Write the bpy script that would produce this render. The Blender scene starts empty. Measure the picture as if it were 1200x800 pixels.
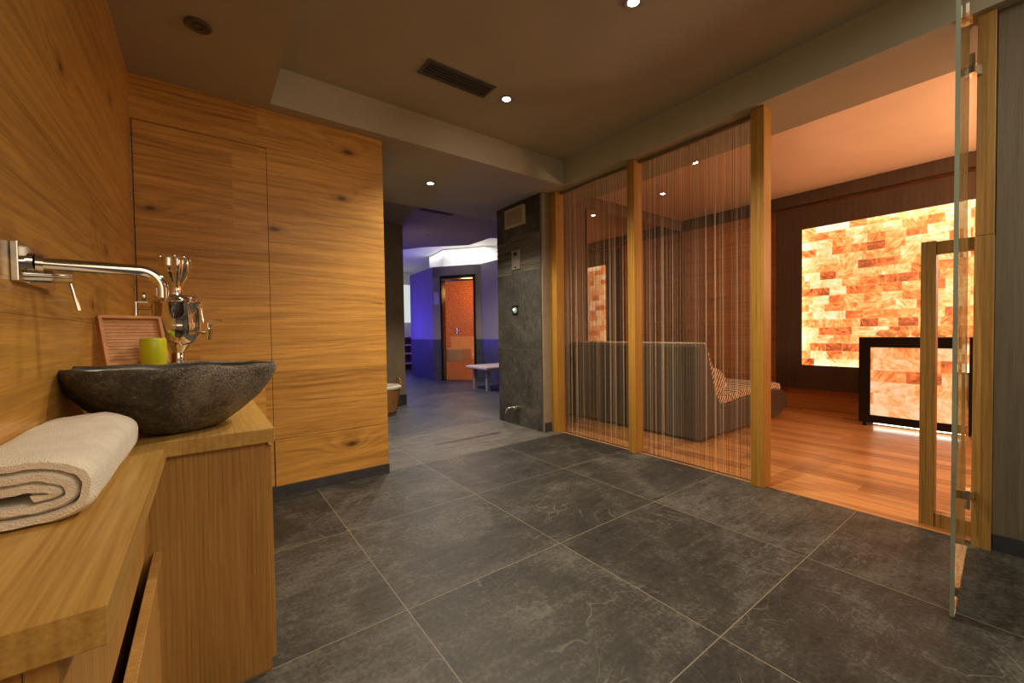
import bpy, bmesh, math, random
from mathutils import Vector, Matrix, noise as mnoise
random.seed(7)
scn = bpy.context.scene
COL = scn.collection
PI = math.pi

# ------------------------------------------------------------------ node helpers
class NT:
    def __init__(s, name):
        s.m = bpy.data.materials.new(name); s.m.use_nodes = True
        s.t = s.m.node_tree; s.t.nodes.clear()
        s.out = s.t.nodes.new('ShaderNodeOutputMaterial')
    def n(s, typ, **kw):
        nd = s.t.nodes.new(typ)
        for k, v in kw.items(): setattr(nd, k, v)
        return nd
    def put(s, sock, v):
        if v is None: return
        if hasattr(v, 'is_linked'): s.t.links.new(v, sock)
        elif isinstance(v, (tuple, list)):
            v = tuple(v)
            if sock.type == 'RGBA' and len(v) == 3: v = v + (1,)
            sock.default_value = v
        else: sock.default_value = v
    def math(s, op, a, b=None, c=None, clamp=False):
        nd = s.n('ShaderNodeMath', operation=op, use_clamp=clamp)
        s.put(nd.inputs[0], a); s.put(nd.inputs[1], b); s.put(nd.inputs[2], c)
        return nd.outputs[0]
    def comb(s, x, y, z):
        nd = s.n('ShaderNodeCombineXYZ')
        for i, v in enumerate((x, y, z)): s.put(nd.inputs[i], v)
        return nd.outputs[0]
    def coords(s, kind='Object'):
        tc = s.n('ShaderNodeTexCoord'); sp = s.n('ShaderNodeSeparateXYZ')
        s.t.links.new(tc.outputs[kind], sp.inputs[0])
        return sp.outputs[0], sp.outputs[1], sp.outputs[2], tc.outputs[kind]
    def noise(s, vec, scale=1.0, detail=3, rough=.5, dist=0.0, out=0):
        nd = s.n('ShaderNodeTexNoise')
        s.put(nd.inputs['Vector'], vec); s.put(nd.inputs['Scale'], scale)
        s.put(nd.inputs['Detail'], detail); s.put(nd.inputs['Roughness'], rough)
        s.put(nd.inputs['Distortion'], dist)
        return nd.outputs[out]
    def white(s, vec):
        nd = s.n('ShaderNodeTexWhiteNoise', noise_dimensions='3D'); s.put(nd.inputs['Vector'], vec)
        return nd.outputs['Value']
    def voro(s, vec, scale=1.0, feature='F1', out='Distance', rnd=1.0, dim='3D'):
        nd = s.n('ShaderNodeTexVoronoi', feature=feature, voronoi_dimensions=dim)
        s.put(nd.inputs['Vector'], vec); s.put(nd.inputs['Scale'], scale); s.put(nd.inputs['Randomness'], rnd)
        return nd.outputs[out]
    def ramp(s, fac, stops, interp='LINEAR'):
        nd = s.n('ShaderNodeValToRGB'); nd.color_ramp.interpolation = interp
        el = nd.color_ramp.elements
        while len(el) < len(stops): el.new(.5)
        for e, (p, c) in zip(el, stops):
            e.position = p
            e.color = (c if isinstance(c, (tuple, list)) else (c, c, c)) + (1,) if not isinstance(c, (int, float)) else (c, c, c, 1)
        s.put(nd.inputs[0], fac)
        return nd.outputs[0]
    def mix(s, fac, a, b, mode='MIX'):
        nd = s.n('ShaderNodeMix', data_type='RGBA', blend_type=mode)
        s.put(nd.inputs[0], fac); s.put(nd.inputs[6], a); s.put(nd.inputs[7], b)
        return nd.outputs[2]
    def mapr(s, v, a, b, c, d):
        nd = s.n('ShaderNodeMapRange'); 
        for i, x in enumerate((v, a, b, c, d)): s.put(nd.inputs[i], x)
        return nd.outputs[0]
    def bump(s, h, strength=.3, dist=.01):
        nd = s.n('ShaderNodeBump'); s.put(nd.inputs['Strength'], strength); s.put(nd.inputs['Distance'], dist)
        s.put(nd.inputs['Height'], h); return nd.outputs[0]
    def bsdf(s, color, rough=.5, metal=0.0, normal=None, coat=0.0, coat_rough=.1, spec=.5, emis=None, estr=0.0, trans=0.0, ior=1.45, sheen=0.0, alpha=None):
        b = s.n('ShaderNodeBsdfPrincipled')
        s.put(b.inputs['Base Color'], color); s.put(b.inputs['Roughness'], rough); s.put(b.inputs['Metallic'], metal)
        s.put(b.inputs['Normal'], normal); s.put(b.inputs['Coat Weight'], coat); s.put(b.inputs['Coat Roughness'], coat_rough)
        s.put(b.inputs['Specular IOR Level'], spec); s.put(b.inputs['Transmission Weight'], trans); s.put(b.inputs['IOR'], ior)
        s.put(b.inputs['Sheen Weight'], sheen)
        if emis is not None: s.put(b.inputs['Emission Color'], emis); s.put(b.inputs['Emission Strength'], estr)
        s.t.links.new(b.outputs[0], s.out.inputs[0])
        return s.m

def plain(name, color, rough=.5, metal=0.0, var=.08, scale=30, bump=0.0, **kw):
    t = NT(name); x, y, z, v = t.coords()
    n = t.noise(v, scale, 4, .6)
    dk = tuple(c * (1 - var) for c in color); lt = tuple(min(1, c * (1 + var)) for c in color)
    c = t.ramp(n, [(.3, dk), (.7, lt)])
    return t.bsdf(c, rough, metal, t.bump(n, bump, .01) if bump else None, **kw)

def emit(name, color, strength):
    t = NT(name); x, y, z, v = t.coords(); n = t.noise(v, 5, 2)
    c = t.mix(.04, color, t.ramp(n, [(0, (0, 0, 0)), (1, (1, 1, 1))]))
    e = t.n('ShaderNodeEmission'); t.put(e.inputs[0], c); t.put(e.inputs[1], strength)
    t.t.links.new(e.outputs[0], t.out.inputs[0]); return t.m

def wood(name, light, dark, grain='X', across='Z', pw=10.0, pl=30.0, gap=.0, rough=.42, coat=.15, knots=0.0, off=(0, 0), ring=14, amp=3.2, fib=1.0, var=.12, streak=0.0, coatr=.15):
    t = NT(name); X, Y, Z, v = t.coords()
    ax = dict(X=X, Y=Y, Z=Z); g = ax[grain]; a = ax[across]; b = ax[[k for k in 'XYZ' if k not in (grain, across)][0]]
    ra = t.math('ADD', t.math('DIVIDE', a, pw), off[0]); row = t.math('FLOOR', ra)
    rr = t.white(t.comb(row, 3.7, 1.3))
    ca = t.math('ADD', t.math('ADD', t.math('DIVIDE', g, pl), t.math('MULTIPLY', rr, 7.0)), off[1]); colm = t.math('FLOOR', ca)
    rnd = t.white(t.comb(row, colm, .5))
    g2 = t.math('ADD', g, t.math('MULTIPLY', rnd, 37.0)); a2 = t.math('ADD', a, t.math('MULTIPLY', rnd, 13.0))
    b2 = t.math('MULTIPLY', b, .6)
    warp = t.noise(t.comb(t.math('MULTIPLY', g2, .55), t.math('MULTIPLY', a2, 4.2), b2), 1.0, 3, .5)
    warp2 = t.noise(t.comb(t.math('MULTIPLY', g2, 2.2), t.math('MULTIPLY', a2, 16), b2), 1.0, 2, .5)
    kd = None
    ph = t.math('ADD', t.math('ADD', t.math('MULTIPLY', a2, ring), t.math('MULTIPLY', warp, amp)), t.math('MULTIPLY', warp2, .5))
    if knots:
        kv = t.voro(t.comb(t.math('MULTIPLY', g2, 1.0), t.math('MULTIPLY', a2, 2.1), 0.0), 1.0, dim='2D')
        kd = t.math('ADD', kv, t.math('MULTIPLY', t.math('SUBTRACT', warp2, .5), .05))
        infl = t.math('POWER', t.math('SUBTRACT', 1.0, t.math('MINIMUM', t.math('MULTIPLY', kd, 3.0), 1.0)), 2.0)
        ph = t.math('ADD', ph, t.math('MULTIPLY', infl, 3.2))
    rings = t.math('MULTIPLY_ADD', t.math('SINE', t.math('MULTIPLY', ph, 6.283)), .5, .5)
    rings = t.math('POWER', rings, 2.2)
    f = t.noise(t.comb(t.math('MULTIPLY', g2, 5), t.math('MULTIPLY', a2, 170), t.math('MULTIPLY', b, 170)), 1.0, 3, .6)
    f2 = t.noise(t.comb(t.math('MULTIPLY', g2, 1.2), t.math('MULTIPLY', a2, 26), t.math('MULTIPLY', b, 26)), 1.0, 4, .6)
    blotch = t.noise(t.comb(t.math('MULTIPLY', g2, .8), t.math('MULTIPLY', a2, 2.5), b), 1.0, 2, .5)
    rmod = t.ramp(t.noise(t.comb(t.math('MULTIPLY', g2, .7), t.math('MULTIPLY', a2, 3.0), 5.0), 1.0, 2, .5), [(.38, .12), (.62, 1.0)])
    s1 = t.math('MULTIPLY', t.math('MULTIPLY', rings, rmod), .27)
    s1 = t.math('ADD', s1, t.math('MULTIPLY', t.math('SUBTRACT', f, .5), 1.0 * fib))
    s1 = t.math('ADD', s1, t.math('MULTIPLY', t.math('SUBTRACT', f2, .5), .75 + streak))
    s1 = t.math('ADD', s1, t.math('MULTIPLY', t.math('SUBTRACT', blotch, .5), .6))
    s1 = t.math('ADD', s1, t.math('MULTIPLY', t.math('SUBTRACT', rnd, .5), var * 3))
    fac = t.math('ADD', s1, .38, clamp=True)
    c = t.mix(fac, light, dark)
    if knots:
        km = t.ramp(kd, [(.014, 1.0), (.045, .35), (.10, 0.0)])
        c = t.mix(t.math('MULTIPLY', km, knots), c, tuple(x * .12 for x in dark))
    h = t.math('SUBTRACT', 1.0, t.math('MULTIPLY', fac, .6))
    if gap:
        fr = t.math('FRACT', ra); e = t.math('MULTIPLY', t.math('MINIMUM', fr, t.math('SUBTRACT', 1.0, fr)), pw)
        fc = t.math('FRACT', ca); e2 = t.math('MULTIPLY', t.math('MINIMUM', fc, t.math('SUBTRACT', 1.0, fc)), pl)
        sm = t.math('LESS_THAN', t.math('MINIMUM', e, e2), gap)
        c = t.mix(t.math('MULTIPLY', sm, .6), c, tuple(x * .2 for x in dark))
        h = t.math('SUBTRACT', h, t.math('MULTIPLY', sm, 1.0))
    return t.bsdf(c, t.math('MULTIPLY_ADD', fac, .12, rough), 0, t.bump(h, .22, .002), coat=coat, coat_rough=coatr)

def slate(name, c0, c1, c2, ts=.83, ox=.62, oy=.716, axes='XY', joint=(.17, .15, .10), jw=.0022, rough=.42, ribs=None, ribax='Y', bumpk=.35, tsy=None):
    t = NT(name); X, Y, Z, v = t.coords(); ax = dict(X=X, Y=Y, Z=Z)
    tsy = tsy or ts
    a = t.math('DIVIDE', t.math('SUBTRACT', ax[axes[0]], ox), ts); b = t.math('DIVIDE', t.math('SUBTRACT', ax[axes[1]], oy), tsy)
    r = t.white(t.comb(t.math('FLOOR', a), t.math('FLOOR', b), 1.5)); r2 = t.white(t.comb(t.math('FLOOR', b), t.math('FLOOR', a), 8.5))
    o = t.n('ShaderNodeVectorMath', operation='ADD'); t.put(o.inputs[0], v); t.put(o.inputs[1], t.comb(t.math('MULTIPLY', r, 31.0), t.math('MULTIPLY', r2, 17.0), r))
    p = o.outputs[0]
    big = t.noise(p, 1.7, 5, .62, 1.2); cont = t.noise(p, 2.6, 3, .5, .8)
    mid = t.noise(p, 9, 6, .7, .6); fine = t.noise(p, 60, 5, .75)
    # terraces of cleft slate
    st = t.math('MULTIPLY', cont, 9.0); fl = t.math('FRACT', st); edge = t.ramp(fl, [(0, 1.0), (.05, .0), (.93, 0.0), (1, .9)])
    f = t.math('ADD', t.math('MULTIPLY', big, .75), t.math('MULTIPLY', mid, .35)); f = t.math('ADD', f, t.math('MULTIPLY', t.math('SUBTRACT', fine, .5), .75)); sx = t.n('ShaderNodeMapping'); t.put(sx.inputs[0], p); sx.inputs['Scale'].default_value = (3, 22, 10); sx.inputs['Rotation'].default_value = (0, 0, .5); f = t.math('ADD', f, t.math('MULTIPLY', t.math('SUBTRACT', t.noise(sx.outputs[0], 1.5, 5, .65), .5), .38))
    f = t.math('ADD', f, t.math('MULTIPLY', t.math('SUBTRACT', r, .5), .14))
    c = t.ramp(f, [(.34, c0), (.56, c1), (.82, c2)])
    veins = t.math('MULTIPLY', edge, t.ramp(t.noise(p, 3.1, 2), [(.46, 0.0), (.66, .6)]))
    c = t.mix(veins, c, tuple(min(1, q * 1.5) for q in c2))
    h = t.math('ADD', t.math('MULTIPLY', mid, .5), t.math('MULTIPLY', fine, .3)); h = t.math('ADD', h, t.math('MULTIPLY', t.math('FLOOR', st), .12))
    if ribs:
        if ribax == 'Z': c = t.mix(t.ramp(t.white(t.comb(t.math('FLOOR', t.math('DIVIDE', Z, .0131)), t.math('FLOOR', t.math('MULTIPLY', Y, 2.3)), 0)), [(.2, 0.0), (1, .75)]), c, tuple(q * 1.25 for q in c2))
        rb = t.math('FRACT', t.math('DIVIDE', t.math('ADD', ax[ribax], t.math('MULTIPLY', t.white(t.comb(t.math('FLOOR', t.math('DIVIDE', ax[ribax], ribs)), 0, 0)), .004)), ribs))
        tone = t.noise(t.comb(t.math('MULTIPLY', X, 2.0), t.math('MULTIPLY', t.math('FLOOR', t.math('DIVIDE', ax[ribax], ribs)), 3.3), t.math('MULTIPLY', Z if ribax == 'Y' else Y, 2)), 2.0, 2)
        m = t.math('LESS_THAN', rb, .16)
        c = t.mix(t.ramp(tone, [(.35, 0.0), (.7, .55)]), c, tuple(q * 1.3 for q in c2))
        c = t.mix(t.math('MULTIPLY', m, .6), c, tuple(q * .4 for q in c0)); h = t.math('ADD', h, t.math('MULTIPLY', tone, 2.0))
    fa = t.math('FRACT', a); fb = t.math('FRACT', b)
    ea = t.math('MULTIPLY', t.math('MINIMUM', fa, t.math('SUBTRACT', 1.0, fa)), ts); eb = t.math('MULTIPLY', t.math('MINIMUM', fb, t.math('SUBTRACT', 1.0, fb)), tsy)
    j = t.math('LESS_THAN', t.math('MINIMUM', ea, eb), jw)
    c = t.mix(j, c, joint)
    return t.bsdf(c, t.math('MULTIPLY_ADD', mid, .25, rough - .06), 0, t.bump(h, bumpk, .006), spec=.35)

def salt(name, strength, bw=.2, bh=.108, y0=0.0, y1=2.0, z0=0.0, z1=2.0, pale=0.0, edge=.5):
    t = NT(name); X, Y, Z, v = t.coords()
    wob = t.math('MULTIPLY', t.math('SUBTRACT', t.noise(v, 9, 3), .5), .012)
    rw = t.math('ADD', t.math('DIVIDE', Z, bh), t.math('DIVIDE', wob, bh)); row = t.math('FLOOR', rw)
    o = t.white(t.comb(row, 4.2, 2.0)); cw = t.math('ADD', t.math('DIVIDE', t.math('ADD', Y, wob), bw), t.math('MULTIPLY', o, 3.0)); colm = t.math('FLOOR', cw)
    r = t.white(t.comb(colm, row, 9.0)); r2 = t.white(t.comb(row, colm, 2.0))
    vv = t.comb(t.math('ADD', Y, t.math('MULTIPLY', r, 20.0)), t.math('ADD', Z, t.math('MULTIPLY', r2, 20.0)), 0.0)
    rot = t.n('ShaderNodeVectorRotate', rotation_type='Z_AXIS'); t.put(rot.inputs[0], vv); t.put(rot.inputs['Angle'], t.math('MULTIPLY', r2, 3.1))
    sep = t.n('ShaderNodeSeparateXYZ'); t.t.links.new(rot.outputs[0], sep.inputs[0])
    st = t.comb(t.math('MULTIPLY', sep.outputs[0], 5.0), t.math('MULTIPLY', sep.outputs[1], 18.0), 0.0)
    vein = t.noise(st, 1.6, 6, .65, 1.6); cloud = t.noise(vv, 7, 5, .6, .8)
    f = t.math('ADD', t.math('MULTIPLY', r, .56), t.math('MULTIPLY', t.math('SUBTRACT', vein, .5), 1.25)); f = t.math('ADD', f, t.math('MULTIPLY', t.math('SUBTRACT', cloud, .5), .7)); f = t.math('ADD', f, .30)
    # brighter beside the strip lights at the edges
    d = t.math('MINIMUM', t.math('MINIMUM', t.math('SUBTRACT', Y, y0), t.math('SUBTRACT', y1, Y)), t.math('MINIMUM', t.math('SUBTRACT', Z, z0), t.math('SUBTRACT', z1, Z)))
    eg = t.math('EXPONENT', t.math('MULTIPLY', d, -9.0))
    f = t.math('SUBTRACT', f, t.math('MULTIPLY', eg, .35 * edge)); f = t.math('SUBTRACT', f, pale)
    c = t.ramp(f, [(.18, (1.0, .88, .62)), (.34, (1.0, .68, .32)), (.48, (.92, .44, .13)), (.62, (.82, .24, .05)), (.76, (.58, .09, .015)), (.93, (.14, .018, .004))])
    fr = t.math('FRACT', rw); e = t.math('MULTIPLY', t.math('MINIMUM', fr, t.math('SUBTRACT', 1.0, fr)), bh)
    fc = t.math('FRACT', cw); e2 = t.math('MULTIPLY', t.math('MINIMUM', fc, t.math('SUBTRACT', 1.0, fc)), bw)
    j = t.math('LESS_THAN', t.math('MINIMUM', e, e2), .0028)
    c = t.mix(t.math('MULTIPLY', j, .35), c, (1.0, .62, .25))
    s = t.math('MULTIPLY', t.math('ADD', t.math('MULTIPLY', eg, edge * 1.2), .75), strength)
    return t.bsdf(t.mix(.5, c, (.9, .6, .4)), .45, 0, t.bump(cloud, .4, .01), emis=c, estr=s)

# ------------------------------------------------------------------ mesh helpers
def nb(): return bmesh.new()
def box(bm, x0, x1, y0, y1, z0, z1):
    r = bmesh.ops.create_cube(bm, size=1)
    bmesh.ops.transform(bm, verts=r['verts'], matrix=Matrix.Translation(((x0 + x1) / 2, (y0 + y1) / 2, (z0 + z1) / 2)) @ Matrix.Diagonal((abs(x1 - x0), abs(y1 - y0), abs(z1 - z0), 1)))
    return r['verts']
def cyl(bm, p0, p1, r0, r1=None, seg=20, caps=True):
    r1 = r0 if r1 is None else r1; p0 = Vector(p0); p1 = Vector(p1); d = p1 - p0
    m = Matrix.Translation((p0 + p1) / 2) @ d.to_track_quat('Z', 'Y').to_matrix().to_4x4()
    r = bmesh.ops.create_cone(bm, cap_ends=caps, segments=seg, radius1=r0, radius2=r1, depth=d.length, matrix=m)
    return r['verts']
def lathe(bm, prof, c=(0, 0, 0), seg=32, fn=None, caps=True):
    rings = []
    for r, z in prof:
        ring = []
        for i in range(seg):
            a = 2 * PI * i / seg; rr = r * (fn(a, z) if fn else 1)
            ring.append(bm.verts.new((c[0] + rr * math.cos(a), c[1] + rr * math.sin(a), c[2] + z)))
        rings.append(ring)
    for a, b in zip(rings, rings[1:]):
        for i in range(seg):
            j = (i + 1) % seg
            bm.faces.new((a[i], a[j], b[j], b[i]))
    for ring, flip in (((rings[0], True), (rings[-1], False)) if caps else ()):
        if max((v.co - ring[0].co).length for v in ring) > 1e-5:
            bm.faces.new(ring[::-1] if flip else ring)
def tube(bm, pts, rad, seg=14, closed=False):
    pts = [Vector(p) for p in pts]; rings = []; n = len(pts); up = None
    for i, p in enumerate(pts):
        if closed: d = pts[(i + 1) % n] - pts[i - 1]
        else: d = pts[min(i + 1, n - 1)] - pts[max(i - 1, 0)]
        d.normalize()
        if up is None: up = d.orthogonal().normalized()
        up = (up - d * up.dot(d)).normalized(); s = d.cross(up)
        r = rad[i] if isinstance(rad, (list, tuple)) else rad
        rings.append([bm.verts.new(p + (up * math.cos(2 * PI * k / seg) + s * math.sin(2 * PI * k / seg)) * r) for k in range(seg)])
    prs = list(zip(rings, rings[1:])) + ([(rings[-1], rings[0])] if closed else [])
    for a, b in prs:
        for k in range(seg): bm.faces.new((a[k], a[(k + 1) % seg], b[(k + 1) % seg], b[k]))
    if not closed: bm.faces.new(rings[0][::-1]); bm.faces.new(rings[-1])
def prism(bm, poly, axis, a0, a1):
    """extrude a 2D polygon along an axis; poly gives the two other coordinates in xyz order"""
    def P(u, w, a): return {'X': (a, u, w), 'Y': (u, a, w), 'Z': (u, w, a)}[axis]
    A = [bm.verts.new(P(u, w, a0)) for u, w in poly]; B = [bm.verts.new(P(u, w, a1)) for u, w in poly]
    n = len(poly)
    for i in range(n): bm.faces.new((A[i], A[(i + 1) % n], B[(i + 1) % n], B[i]))
    bm.faces.new(A[::-1]); bm.faces.new(B)
def blob(bm, c, r, seed=0, amp=.25, sub=3, freq=1.6):
    rr = bmesh.ops.create_icosphere(bm, subdivisions=sub, radius=1.0)
    for v in rr['verts']:
        k = 1 + amp * mnoise.noise(v.co * freq + Vector((seed * 7.3, seed, 0)))
        v.co = Vector((v.co.x * r[0] * k + c[0], v.co.y * r[1] * k + c[1], v.co.z * r[2] * k + c[2]))
def obj(name, bm, mat, parent=None, loc=(0, 0, 0), smooth=False, bevel=0.0, angle=.6, seg=2):
    bmesh.ops.recalc_face_normals(bm, faces=bm.faces[:])
    if parent is not None: loc = parent.get('_loc', (0, 0, 0)) if parent.parent is None else parent['_loc']
    L = Vector(loc)
    if L.length: bmesh.ops.translate(bm, verts=bm.verts[:], vec=-L)
    me = bpy.data.meshes.new(name); bm.to_mesh(me); bm.free()
    me.materials.append(mat)
    o = bpy.data.objects.new(name, me); COL.objects.link(o)
    if parent is not None: o.parent = parent
    else: o.location = L
    o['_loc'] = tuple(L)
    if smooth:
        me.shade_smooth()
        me.set_sharp_from_angle(angle=angle)
    if bevel:
        b = o.modifiers.new('bevel', 'BEVEL'); b.width = bevel; b.segments = seg; b.limit_method = 'ANGLE'; b.angle_limit = .7
    return o
def tag(o, label, cat, group=None, kind=None):
    o['label'] = label; o['category'] = cat
    if group: o['group'] = group
    if kind: o['kind'] = kind
    return o
def thing(name, loc, label, cat, group=None):
    o = bpy.data.objects.new(name, None); COL.objects.link(o); o.location = loc; o.empty_display_size = .1
    o['_loc'] = tuple(loc); return tag(o, label, cat, group)
def struct(name, bm, mat, **kw):
    o = obj(name, bm, mat, **kw); o['kind'] = 'structure'; return o
def sbox(name, mat, *b, **kw):
    bm = nb(); box(bm, *b); return struct(name, bm, mat, **kw)
def copy_tree(o, parent=None):
    c = o.copy(); COL.objects.link(c)
    if parent is not None: c.parent = parent
    for ch in list(o.children): copy_tree(ch, c)
    return c

# ------------------------------------------------------------------ materials
OAK_L = (.74, .395, .080); OAK_D = (.25, .105, .017)
m_oakX = wood('oak_wall_back', OAK_L, OAK_D, 'X', 'Z', pw=.47, pl=3.1, gap=.0, knots=.85, off=(.18, .3), ring=20, amp=7, streak=.35, var=.10, coat=.1, coatr=.25)
m_oakY = wood('oak_wall_left', OAK_L, OAK_D, 'Y', 'Z', pw=.47, pl=2.6, gap=.0012, knots=.85, off=(.55, .1), ring=18, amp=7, streak=.35, coat=.35, coatr=.12)
m_topY = wood('oak_worktop_long', (.64, .40, .11), (.34, .18, .038), 'Y', 'X', ring=45, amp=2.5, rough=.38, coat=.1)
m_topX = wood('oak_worktop_basin', (.64, .40, .11), (.34, .18, .038), 'Y', 'X', ring=50, amp=2.5, rough=.38, coat=.1)
m_cab = wood('oak_cabinet', (.56, .31, .085), (.27, .125, .026), 'Z', 'X', ring=75, amp=7, rough=.42)
m_cabY = wood('oak_drawer', (.56, .31, .085), (.27, .125, .026), 'Z', 'Y', ring=75, amp=7, rough=.42)
m_post = wood('oak_post', (.52, .28, .044), (.26, .12, .016), 'Z', 'Y', ring=30, amp=1.3, rough=.42, coat=.15)
m_post2 = wood('oak_door_post', (.50, .29, .075), (.20, .095, .018), 'Z', 'Y', ring=34, amp=6, rough=.45, coat=.1)
m_floorw = wood('timber_floor', (.58, .28, .09), (.20, .068, .018), 'Y', 'X', pw=.145, pl=2.4, gap=.0009, knots=.3, ring=30, amp=2.4, rough=.34, coat=.25, coatr=.2, var=.2, streak=1.2)
m_board = wood('alder_boards', (.75, .34, .10), (.42, .16, .04), 'Y', 'Z', pw=.2, pl=2.5, gap=.002, knots=.4, ring=16, amp=2.2, rough=.45)
m_darkw = wood('dark_stained_frame', (.12, .085, .062), (.068, .046, .032), 'Z', 'Y', ring=18, amp=1.5, rough=.4, coat=.1)
m_boxw = wood('cedar_box', (.78, .42, .19), (.52, .23, .09), 'X', 'Y', ring=30, amp=1.4, rough=.5, coat=0)
m_floor = slate('slate_tiles', (.0165, .0162, .0146), (.037, .036, .0315), (.105, .102, .088))
m_floor2 = slate('slate_tiles_ribbed', (.042, .041, .037), (.080, .078, .068), (.15, .142, .12), ts=.83, tsy=.51, ox=.62, oy=3.22, ribs=.032, ribax='Y', joint=(.22, .19, .13), jw=.002)
m_floor3 = slate('slate_tiles_dark', (.035, .037, .042), (.07, .073, .08), (.13, .13, .135), ts=1.2, ox=.4, oy=4.24, joint=(.1, .095, .085), jw=.0015, rough=.4)
m_slw = slate('slate_cladding', (.034, .034, .034), (.068, .067, .063), (.15, .143, .13), axes='YZ', ts=2.2, tsy=2.2, ox=2.5, oy=-1.303, jw=.002, joint=(.16, .14, .1), rough=.45)
m_slr = slate('split_slate_ribs', (.03, .03, .029), (.07, .068, .062), (.17, .16, .13), axes='YZ', ts=9, ox=-1, oy=-1, ribs=.021, ribax='Z', rough=.5)
m_base = plain('slate_skirting', (.04, .042, .048), .5, var=.25, scale=14, bump=.2)
m_ceil = plain('ceiling_plaster', (.43, .42, .33), .85, var=.05, scale=3)
m_plast = plain('textured_plaster', (.27, .21, .14), .8, var=.1, scale=8)
def vertical_fabric():
    t = NT('combed_wallcovering'); X, Y, Z, v = t.coords()
    f = t.noise(t.comb(t.math('MULTIPLY', X, 40), t.math('MULTIPLY', Y, 240), t.math('MULTIPLY', Z, 5)), 1, 3, .6)
    f2 = t.noise(t.comb(0.0, t.math('MULTIPLY', Y, 30), t.math('MULTIPLY', Z, 1)), 1, 3, .6)
    c = t.ramp(t.math('MULTIPLY_ADD', f2, .4, t.math('MULTIPLY', f, .6)), [(.3, (.11, .095, .065)), (.7, (.20, .172, .12))])
    return t.bsdf(c, .75, 0, t.bump(f, .3, .003))
m_wallr = vertical_fabric()
m_relaxceil = plain('relax_room_ceiling', (.80, .62, .46), .45, var=.05, scale=2)
m_relaxwall = plain('relax_room_plaster', (.17, .115, .08), .8, var=.1, scale=3)
m_chrome = plain('chrome', (.82, .80, .76), .07, 1.0, var=.02)
m_steel = plain('brushed_steel', (.45, .43, .38), .3, 1.0, var=.1, scale=60)
m_black = plain('black_plastic', (.012, .011, .01), .45, var=.2)
m_blackm = plain('black_steel', (.014, .010, .009), .35, .3, var=.15)
m_grey = plain('grey_grille', (.13, .12, .10), .5, .4, var=.1)
m_green = plain('lime_wax', (.62, .68, .02), .32, var=.04, coat=.4)
def towel_mat(name, col):
    t = NT(name); X, Y, Z, v = t.coords(); n = t.noise(v, 420, 3, .7); n2 = t.noise(v, 22, 4, .6); n3 = t.voro(v, 330)
    c = t.ramp(n2, [(.3, tuple(q * .82 for q in col)), (.75, col)])
    h = t.math('ADD', t.math('ADD', n, t.math('MULTIPLY', n2, 1.6)), t.math('MULTIPLY', n3, .8))
    return t.bsdf(c, .95, 0, t.bump(h, .55, .004), spec=.15, sheen=.4)
m_towel = towel_mat('terry_towel', (.95, .89, .76))
def stone_mat():
    t = NT('river_stone'); X, Y, Z, v = t.coords()
    big = t.noise(v, 6, 5, .65, .6); fine = t.noise(v, 85, 6, .75); sp = t.voro(v, 190)
    f = t.math('ADD', t.math('MULTIPLY', big, .7), t.math('MULTIPLY', fine, .5))
    f = t.math('ADD', f, t.math('MULTIPLY', X, .35))
    c = t.ramp(f, [(.44, (.030, .024, .015)), (.58, (.09, .075, .05)), (.74, (.30, .26, .20))])
    c = t.mix(t.ramp(sp, [(.12, .7), (.3, 0.0)]), c, (.015, .013, .01))
    h = t.math('ADD', t.math('MULTIPLY', fine, 1.4), t.math('MULTIPLY', sp, .8))
    return t.bsdf(c, .58, 0, t.bump(h, .9, .006))
m_stone = stone_mat()
m_stonein = plain('polished_stone', (.075, .07, .062), .22, var=.35, scale=12, bump=.1)
def stripe_mat():
    t = NT('striped_cover'); X, Y, Z, v = t.coords()
    # stripes run across the lounger, wavy
    w = t.math('MULTIPLY', t.math('SUBTRACT', t.noise(v, 6, 2), .5), .03)
    s = t.math('SINE', t.math('MULTIPLY', t.math('ADD', t.math('ADD', X, t.math('MULTIPLY', Z, -.75)), w), 120))
    c = t.ramp(t.math('MULTIPLY_ADD', s, .5, .5), [(.38, (.06, .03, .018)), (.5, (.78, .62, .45))])
    return t.bsdf(c, .9)
m_stripe = stripe_mat()
m_leather = plain('taupe_leatherette', (.075, .060, .046), .42, var=.12, scale=20, bump=.12)
def string_mat():
    t = NT('lurex_strings'); X, Y, Z, v = t.coords()
    r = t.white(t.comb(t.math('FLOOR', t.math('MULTIPLY', Y, 95)), 2.0, 1.0))
    c = t.ramp(r, [(0, (.07, .05, .033)), (.5, (.18, .125, .08)), (.85, (.36, .26, .17)), (1, (.75, .56, .40))])
    b = t.n('ShaderNodeBsdfPrincipled'); t.put(b.inputs['Base Color'], c); t.put(b.inputs['Roughness'], .45)
    tr = t.n('ShaderNodeBsdfTransparent'); mx = t.n('ShaderNodeMixShader')
    t.put(mx.inputs[0], t.mapr(r, 0, 1, .35, .95)); t.t.links.new(tr.outputs[0], mx.inputs[1]); t.t.links.new(b.outputs[0], mx.inputs[2])
    t.t.links.new(mx.outputs[0], t.out.inputs[0]); return t.m
m_string = string_mat()
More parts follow.
